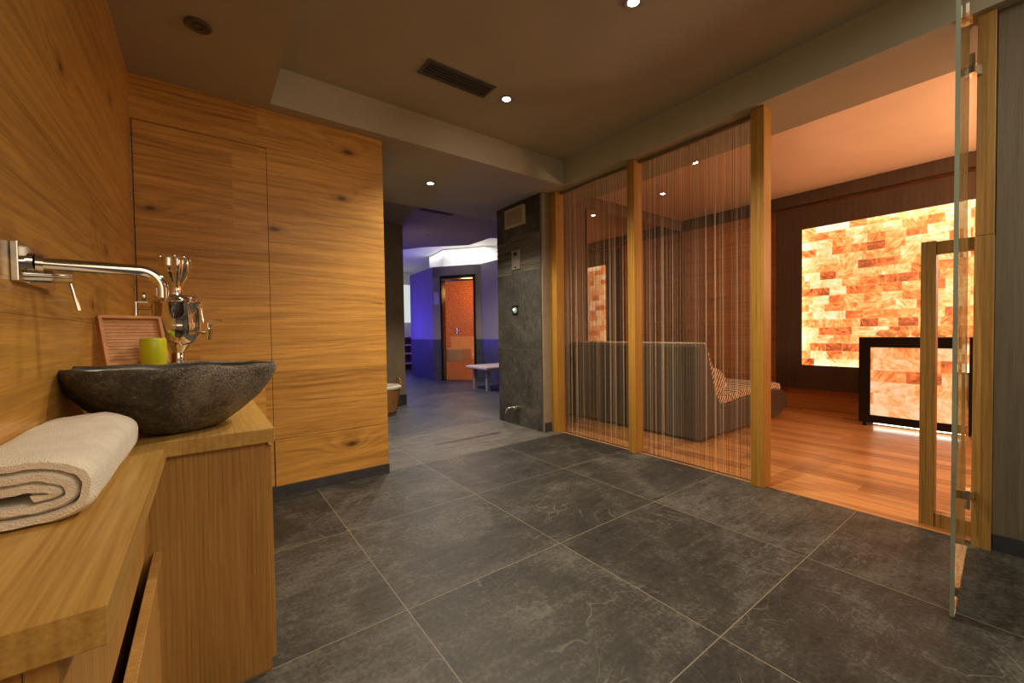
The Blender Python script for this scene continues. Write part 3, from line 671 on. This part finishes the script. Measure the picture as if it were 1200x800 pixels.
# ------------------------------------------------------------------ ceiling fittings
def downlight(x, y, z, lab, power, on=True, color=(1, .84, .62), size=75, name='ceiling_downlight', blend=.7):
    r = thing(name, (x, y, z), lab, 'ceiling light')
    bm = nb(); lathe(bm, [(.026, -.001), (.048, -.001), (.050, -.006), (.046, -.009), (.030, -.006), (.026, -.001)], (x, y, z), 32); obj('trim_ring', bm, m_steel, r, smooth=True)
    bm = nb(); cyl(bm, (x, y, z - .001), (x, y, z - .005), .026); obj('lens', bm, m_lamp if on else m_black, r)
    if power:
        l = bpy.data.lights.new('spot', 'SPOT'); l.energy = power; l.color = color; l.spot_size = math.radians(size); l.spot_blend = blend; l.shadow_soft_size = .03
        o = bpy.data.objects.new('spot', l); COL.objects.link(o); o.location = (0, 0, -.02); o.parent = r
    return r
downlight(1.875, 1.38, ZH, 'lit downlight at the top edge of the raised ceiling nearest the camera', 100, size=125)
downlight(1.862, 2.51, ZH, 'lit downlight beside the ventilation grille in the raised ceiling', 120, size=125)
downlight(1.85, 3.79, ZL, 'lit downlight in the low ceiling of the passage by the oak wall', 68, size=125, blend=.35)
downlight(4.33, 2.40, ZR, 'lit downlight in the relax room ceiling behind the near string curtain', 14, color=(1, .7, .45), size=90)
downlight(4.95, 3.2, ZR, 'lit downlight in the relax room ceiling behind the far string curtain', 10, color=(1, .7, .45), size=90)
sp = thing('ceiling_speaker', (.015, 2.505, ZL), 'small round unlit grey fitting in the low ceiling above the basin', 'ceiling fitting')
bm = nb(); lathe(bm, [(.034, 0), (.054, -.001), (.056, -.008), (.048, -.013), (.038, -.008)], (.015, 2.505, ZL), 36); obj('ring', bm, m_grey, sp, smooth=True)
bm = nb(); cyl(bm, (.015, 2.505, ZL - .001), (.015, 2.505, ZL - .006), .034); lathe(bm, [(.016, -.006), (.022, -.010), (.024, -.006)], (.015, 2.505, ZL)); obj('lens', bm, m_black, sp)
def vent(x0, x1, y0, y1, z, lab, n):
    r = thing('ventilation_grille', ((x0 + x1) / 2, (y0 + y1) / 2, z), lab, 'vent')
    f = .018
    bm = nb(); box(bm, x0, x1, y0, y0 + f, z - .008, z - .0005); box(bm, x0, x1, y1 - f, y1, z - .008, z - .0005); box(bm, x0, x0 + f, y0 + f, y1 - f, z - .008, z - .0005); box(bm, x1 - f, x1, y0 + f, y1 - f, z - .008, z - .0005)
    obj('frame', bm, m_grey, r)
    bm = nb(); box(bm, x0 + f, x1 - f, y0 + f, y1 - f, z - .0015, z - .0005); obj('backing', bm, m_black, r)
    for i in range(n):
        y = y0 + f + (y1 - y0 - 2 * f) * (i + .5) / n
        bm = nb(); box(bm, x0 + f, x1 - f, y - .003, y + .003, z - .010, z - .002); obj('slat', bm, m_grey, r)
vent(1.19, 1.71, 2.425, 2.595, ZH, 'rectangular grey ventilation grille with dark slots in the raised ceiling', 5)
vent(2.33, 2.83, 5.02, 5.16, 2.75, 'dark ventilation grille in the violet ceiling of the hall', 4)

# ------------------------------------------------------------------ vanity
WT = .80
wt = nb(); box(wt, WX, .175, 1.53, 2.27, WT - .046, WT)
o = obj('basin_worktop', wt, m_topX, None, loc=(-.06, 1.9, WT - .046), bevel=.002); tag(o, 'thick oak worktop slab carrying the stone basin', 'worktop')
wt = nb(); box(wt, WX, -.095, .64, 1.529, WT - .046, WT)
o = obj('side_worktop', wt, m_topY, None, loc=(-.2, 1.1, WT - .046), bevel=.0015); tag(o, 'narrow oak worktop in the foreground carrying the rolled towel', 'worktop')
bc = thing('basin_cabinet', (-.07, 1.9, 0), 'tall oak cabinet standing on the floor beneath the stone basin', 'cabinet')
bm = nb(); box(bm, WX + .002, .153, 1.547, 2.25, 0.001, WT - .047); obj('carcass', bm, m_cab, bc, bevel=.0015)
bm = nb(); box(bm, .1535, .168, 1.56, 2.245, .03, WT - .06); obj('door', bm, m_cabY, bc, bevel=.001)
dc = thing('drawer_cabinet', (-.22, 1.1, 0), 'low oak drawer cabinet in the foreground under the side worktop', 'cabinet')
bm = nb(); box(bm, WX + .002, -.165, .66, 1.546, 0.001, WT - .047); obj('carcass', bm, m_cab, dc, bevel=.0015)
bm = nb(); box(bm, -.1645, -.138, .66, 1.545, .525, WT - .048); obj('upper_front', bm, m_cabY, dc, bevel=.0015)
bm = nb(); box(bm, -.132, -.112, .66, 1.545, .02, .485); obj('drawer_front', bm, m_cabY, dc, bevel=.0015)

# stone basin
SC = Vector((-.063, 1.700)); SA = math.radians(33); SR = (.284, .212)
def stone(inner):
    bm = nb(); N = 96
    if not inner: prof = [(.0, 0), (.30, .001), (.42, .012), (.60, .045), (.78, .085), (.92, .13), (.995, .165), (1.0, .182), (.985, .190), (.955, .191), (.93, .186)]
    else: prof = [(.965, .1885), (.93, .186), (.90, .172), (.82, .13), (.66, .09), (.4, .062), (.14, .055), (.0, .054)]
    rings = []
    for k, zz in prof:
        ring = []
        for i in range(N):
            a = 2 * PI * i / N
            nn = mnoise.noise(Vector((math.cos(a) * 1.3, math.sin(a) * 1.3, 3.1)))
            wob = 1 + .07 * nn
            sq = 1 / (abs(math.cos(a)) ** 2.5 + abs(math.sin(a)) ** 2.5) ** (1 / 2.5)
            x = SR[0] * k * wob * sq * math.cos(a); y = SR[1] * k * wob * sq * math.sin(a)
            hz = 1.04 - .035 * math.cos(a) + .05 * mnoise.noise(Vector((math.cos(a) * 2.2, math.sin(a) * 2.2, 8)))
            z = zz * hz * 1.05
            if not inner and 0 < k < .99: 
                q = .006 * mnoise.noise(Vector((x * 14, y * 14, z * 14))); x *= 1 + q * 4; y *= 1 + q * 4; z = max(0, z + q * .5)
            ring.append(bm.verts.new((SC.x + x * math.cos(SA) - y * math.sin(SA), SC.y + x * math.sin(SA) + y * math.cos(SA), WT + .001 + z)))
        rings.append(ring)
    for a, b in zip(rings, rings[1:]):
        for i in range(N): bm.faces.new((a[i], a[(i + 1) % N], b[(i + 1) % N], b[i]))
    bmesh.ops.remove_doubles(bm, verts=bm.verts[:], dist=1e-5)
    return bm
sk = thing('stone_basin', (SC.x, SC.y, WT), 'rough dark river stone wash basin on the oak worktop', 'basin')
obj('outer_shell', stone(False), m_stone, sk, smooth=True, angle=1.2)
obj('bowl', stone(True), m_stonein, sk, smooth=True, angle=1.2)
bm = nb(); lathe(bm, [(.0, .062), (.022, .062), (.024, .058), (.024, .05)], (SC.x, SC.y, WT)); obj('drain_cap', bm, m_chrome, sk, smooth=True)

# wall-mounted mixer
fa = thing('wall_mixer_tap', (WX, 1.4, 1.26), 'chrome wall-mounted mixer tap with a long spout over the basin', 'tap')
bm = nb(); box(bm, WX, WX + .012, 1.27, 1.53, 1.218, 1.300); obj('wall_plate', bm, m_chrome, fa, bevel=.002)
P0 = Vector((WX + .01, 1.385, 1.270)); dirx = Vector((.975, .18, 0)).normalized(); R = .045; Ls = .172
pts = [P0, P0 + dirx * .04, P0 + dirx * .1, P0 + dirx * Ls]
for i in range(1, 11):
    a = i / 10 * PI / 2; pts.append(P0 + dirx * (Ls + R * math.sin(a)) - Vector((0, 0, R * (1 - math.cos(a)))))
pts.append(pts[-1] - Vector((0, 0, .022)))
bm = nb(); tube(bm, pts, .0145, 24); cyl(bm, P0, P0 + dirx * .012, .022, seg=28); obj('spout', bm, m_chrome, fa, smooth=True)
bm = nb(); cyl(bm, (WX + .01, 1.485, 1.252), (WX + .052, 1.485, 1.252), .017, seg=28); lv = obj('valve_body', bm, m_chrome, fa, smooth=True)
bm = nb(); tube(bm, [(WX + .045, 1.485, 1.245), (WX + .050, 1.487, 1.22), (WX + .058, 1.49, 1.17)], .0045, 10); obj('lever', bm, m_chrome, lv, smooth=True)

# rolled towel
tw = nb()
def towel_section(n=190, turns=2.7, r0=.007, r1=.057):
    return [(r0 + (r1 - r0) * i / n, i / n * turns * 2 * PI - 1.2, (r1 - r0) / turns * .495) for i in range(n + 1)]
sec = towel_section(); HALF = .034
rows = []; NY = 40
for j in range(NY + 1):
    v = j / NY; outer = []; inner = []
    e = min(1.0, min(v, 1 - v) * 16); e = math.sqrt(max(0, 1 - (1 - e) ** 2))
    ax = -.240 + .004 * v
    for (r, a, th) in sec:
        ux, uz = math.cos(a), math.sin(a); k_ = .12 + .30 * (r / .055); ux = math.copysign(abs(ux) ** (1 - k_ * .5), ux); uz = math.copysign(abs(uz) ** (1 - k_), uz)
        px, pz = ux * (HALF + r), uz * r
        w = .004 * mnoise.noise(Vector((px * 22, pz * 22, v * 4))) + .0015 * mnoise.noise(Vector((px * 60, pz * 60, v * 14)))
        t_ = th * (.55 + .45 * e)
        ro = r - (1 - e) * .004 + t_ + w; ri = r - (1 - e) * .004 - t_ + w
        y_ = .968 + v * .50 + .006 * mnoise.noise(Vector((px * 25, pz * 25, 5 + v))) + (.30 * (.051 - r) * (1 if v > .5 else -1)) * (-.25) * (1 if v in (0, 1) else 1)
        outer.append(tw.verts.new((ax + ux * (HALF + ro), y_, WT + .06 + uz * ro)))
        inner.append(tw.verts.new((ax + ux * (HALF + ri), y_, WT + .06 + uz * ri)))
    rows.append((outer, inner))
n = len(sec)
for (o0, i0), (o1, i1) in zip(rows, rows[1:]):
    for k in range(n - 1):
        tw.faces.new((o0[k], o0[k + 1], o1[k + 1], o1[k])); tw.faces.new((i0[k], i1[k], i1[k + 1], i0[k + 1]))
    tw.faces.new((o0[0], o1[0], i1[0], i0[0])); tw.faces.new((o0[-1], i0[-1], i1[-1], o1[-1]))
for (o0, i0) in (rows[0], rows[-1]):
    for k in range(n - 1): tw.faces.new((o0[k], i0[k], i0[k + 1], o0[k + 1]))
zmin = min(v.co.z for v in tw.verts)
for v in tw.verts:
    v.co.z = max(v.co.z - zmin + WT - .004, WT + .001); v.co.x = max(v.co.x, WX + .004)
o = obj('rolled_towel', tw, m_towel, None, loc=(-.24, 1.2, WT), smooth=True, angle=1.0); tag(o, 'rolled cream terry towel lying on the foreground worktop', 'towel')

# wooden box with open lid, green candle, samovar
yaw = math.radians(28); ca, sa = math.cos(yaw), math.sin(yaw)
def W(bm, c):
    for v in bm.verts:
        x, y, z = v.co; v.co = Vector((c[0] + x * ca - y * sa, c[1] + x * sa + y * ca, c[2] + z))
BC = (-.283, 1.995, WT)   # left end of the hinge line
bx = thing('wooden_box', BC, 'small wooden box behind the basin with its slatted lid leaning open against the wall', 'box')
bm = nb(); L_, D_, H_ = .185, .105, .195
box(bm, 0, L_, -D_, -D_ + .008, .001, H_); box(bm, 0, L_, -.008, 0, .001, H_); box(bm, 0, .008, -D_ + .008, -.008, .001, H_); box(bm, L_ - .008, L_, -D_ + .008, -.008, .001, H_); box(bm, .008, L_ - .008, -D_ + .008, -.008, .001, H_ - .015)
W(bm, BC); obj('body', bm, m_boxw, bx)
def lidm(bm):
    rot = Matrix.Rotation(math.radians(-17), 4, 'X')
    bmesh.ops.transform(bm, verts=bm.verts[:], matrix=Matrix.Translation((0, -.004, H_ + .002)) @ rot); W(bm, BC)
LH = .185
bm = nb(); box(bm, 0, L_, -.022, .004, 0, .010); box(bm, 0, L_, -.022, .004, LH - .010, LH); box(bm, 0, .010, -.022, .004, .010, LH - .010); box(bm, L_ - .010, L_, -.022, .004, .010, LH - .010); lidm(bm)
ld = obj('lid', bm, m_boxw, bx)
bm = nb()
for i in range(13):
    z = .010 + i * (LH - .02) / 13; box(bm, .010, L_ - .010, -.004, .003, z + .0006, z + (LH - .02) / 13 - .0006)
lidm(bm); obj('slatted_panel', bm, m_boxw, ld)
cd = nb(); cc = (-.152, 2.005, WT + .1815)
cc = (BC[0] + .120 * ca + .055 * sa, BC[1] + .120 * sa - .055 * ca, WT + .1815)
lathe(cd, [(.035, 0), (.0385, .004), (.0390, .105), (.037, .113), (.032, .115), (.030, .108), (.0, .108)], cc, 40)
cyl(cd, (cc[0], cc[1], cc[2] + .107), (cc[0], cc[1], cc[2] + .114), .0015, seg=8)
# candle floor needs to be inside the box: widen with its own little dish
o = obj('green_candle', cd, m_green, None, loc=cc, smooth=True, angle=.9); tag(o, 'lime green cylindrical candle standing in front of the open wooden lid', 'candle')

SX, SYY = -.088, 2.185
SX, SYY = -.088, 2.175
def sc135(bm, k=1.34):
    for v in bm.verts: v.co.x = SX + (v.co.x - SX) * k; v.co.y = SYY + (v.co.y - SYY) * k
sm = thing('samovar', (SX, SYY, WT), 'polished chrome samovar with fluted crown behind the basin', 'samovar')
bm = nb(); lathe(bm, [(.058, .001), (.060, .012), (.045, .022), (.03, .035), (.024, .06), (.03, .085), (.022, .10), (.019, .15), (.024, .185), (.018, .205), (.018, .235), (.030, .258), (.046, .285)], (SX, SYY, WT), 36); sc135(bm); obj('pedestal', bm, m_chrome, sm, smooth=True)
bm = nb(); lathe(bm, [(.026, .262), (.043, .270), (.054, .287), (.060, .315), (.061, .345), (.061, .43), (.066, .436), (.066, .441), (.052, .447)], (SX, SYY, WT), 48); sc135(bm); obj('body', bm, m_chrome, sm, smooth=True, angle=.9)
bm = nb(); tube(bm, [(SX + .048 * math.cos(a), SYY + .048 * math.sin(a), WT + .462) for a in [i * PI / 16 for i in range(32)]], .005, 8, closed=True)
for a in (0, 2.1, 4.2): cyl(bm, (SX + .048 * math.cos(a), SYY + .048 * math.sin(a), WT + .447), (SX + .048 * math.cos(a), SYY + .048 * math.sin(a), WT + .462), .003)
sc135(bm); obj('steam_ring', bm, m_steel, sm, smooth=True)
bm = nb(); lathe(bm, [(.026, .447), (.020, .46), (.017, .50), (.022, .525), (.036, .555), (.042, .59), (.041, .618), (.038, .618), (.036, .59), (.02, .55)], (SX, SYY, WT), 64, fn=lambda a, z: 1 + (.07 * math.sin(a * 8) if z > .5 else 0)); sc135(bm, 1.22); obj('crown', bm, m_chrome, sm, smooth=True)
for a in (-.9, .5, 1.9, 3.3, 4.7):
    bm = nb(); blob(bm, (SX + .038 * math.cos(a), SYY + .038 * math.sin(a), WT + .622), (.007, .007, .010), 1, 0, 2); sc135(bm, 1.22); obj('crown_knob', bm, m_chrome, sm, smooth=True)
for s in (-1, 1):
    bx_ = SX + s * .06 * .8; by_ = SYY - s * .06 * .6; ex = SX + s * (.118) * .8; ey = SYY - s * .118 * .6
    if s < 0: ex, ey = SX - .105, SYY + .02; 
    else: ex, ey = SX + .066, SYY - .03
    bm = nb(); tube(bm, [(SX + s * .05, SYY, WT + .415), (ex, ey, WT + .415), (ex + s * .004, ey, WT + .36)] if s > 0 else [(SX - .05, SYY, WT + .412), (ex, ey, WT + .412)], .0045, 10)
    if s < 0:
        cyl(bm, (ex, ey, WT + .385), (ex, ey, WT + .44), .009)
        bm2 = nb(); blob(bm2, (ex + .02, ey, WT + .462), (.010, .010, .018), 2, .0, 2); sc135(bm2, 1.2); obj('knob', bm2, m_chrome, sm, smooth=True)
        box(bm, ex + .004, SX, ey - .012, ey + .012, WT + .436, WT + .441)
    sc135(bm, 1.2); obj('handle', bm, m_chrome, sm, smooth=True)
bm = nb(); blob(bm, (SX + .035, SYY - .03, WT + .456), (.008, .008, .012), 2, 0, 2); sc135(bm, 1.3); obj('knob', bm, m_chrome, sm, smooth=True)
bm = nb(); tube(bm, [(SX + .035, SYY - .04, WT + .325), (SX + .06, SYY - .06, WT + .315), (SX + .085, SYY - .085, WT + .312)], [.008, .007, .007], 12)
cyl(bm, (SX + .080, SYY - .080, WT + .330), (SX + .080, SYY - .080, WT + .285), .0095, .007); sc135(bm, 1.3); spg = obj('spigot', bm, m_chrome, sm, smooth=True)
bm = nb(); tube(bm, [(SX + .080, SYY - .080, WT + .33), (SX + .083, SYY - .082, WT + .350), (SX + .093, SYY - .088, WT + .362), (SX + .112, SYY - .10, WT + .362)], [.004, .006, .006, .0035], 10); sc135(bm, 1.3); obj('spigot_key', bm, m_chrome, spg, smooth=True)

# ------------------------------------------------------------------ lights
def area(name, loc, rot, sx, sy, e, col):
    l = bpy.data.lights.new(name, 'AREA'); l.shape = 'RECTANGLE'; l.size = sx; l.size_y = sy; l.energy = e; l.color = col
    o = bpy.data.objects.new(name, l); COL.objects.link(o); o.location = loc; o.rotation_euler = rot; return o
def point(name, loc, e, col, r=.1):
    l = bpy.data.lights.new(name, 'POINT'); l.energy = e; l.color = col; l.shadow_soft_size = r
    o = bpy.data.objects.new(name, l); COL.objects.link(o); o.location = loc; return o
area('bath_fill', (1.4, -1.2, 2.80), (0, 0, 0), 2.4, 2.2, 48, (1, .86, .66))
area('rear_fill', (1.2, -3.1, 1.7), (math.radians(90), 0, 0), 2.6, 1.6, 11, (1, .84, .60))  # added fill light behind the camera, no such fitting in the room
point('relax_warm_fill', (5.2, -.9, 1.8), 92, (1, .68, .43), .25)  # added out-of-view light that boosts the salt wall's glow
point('blue_hall', (3.25, 9.9, 1.2), 62, (.09, .06, 1), .12)
downlight(3.05, 6.4, 2.75, 'small downlight in the violet ceiling of the hall', 120, on=False, color=(1, .88, .8), size=150)
downlight(2.75, 5.0, 2.75, 'small unlit fitting beside the ventilation grille of the hall', 0, on=False)
point('cabin_inside', (5.3, 8.9, 2.1), 16, (1, .42, .14), .15)
area('cove_fill', (5.0, 8.9, 3.12), (0, 0, 0), .8, 2.6, 22, (1, .96, .92))
w = bpy.data.worlds.new('world'); scn.world = w; w.use_nodes = True
w.node_tree.nodes['Background'].inputs[0].default_value = (.9, .72, .52, 1); w.node_tree.nodes['Background'].inputs[1].default_value = .1

# ------------------------------------------------------------------ camera
f, yw, pit, rol = 480.9, .64327, -.0233364, -.0141743
F = Vector((math.sin(yw) * math.cos(pit), math.cos(yw) * math.cos(pit), math.sin(pit))); Rv = Vector((math.cos(yw), -math.sin(yw), 0)); U = Rv.cross(F)
R2 = Rv * math.cos(rol) + U * math.sin(rol); U2 = U * math.cos(rol) - Rv * math.sin(rol)
cam = bpy.data.cameras.new('camera'); cam.sensor_width = 36; cam.lens = f / 1200 * 36; cam.clip_start = .02
co = bpy.data.objects.new('camera', cam); COL.objects.link(co)
co.matrix_world = Matrix(((R2.x, U2.x, -F.x, 0), (R2.y, U2.y, -F.y, 0), (R2.z, U2.z, -F.z, 1.1), (0, 0, 0, 1)))
scn.camera = co
scn.view_settings.view_transform = 'Standard'; scn.view_settings.look = 'None'; scn.view_settings.exposure = 0.60
scn.cycles.max_bounces = 8; scn.cycles.transparent_max_bounces = 48; scn.cycles.caustics_reflective = False; scn.cycles.caustics_refractive = False
scn.cycles.sample_clamp_indirect = 4
for o in bpy.data.objects:
    if '_loc' in o: del o['_loc']
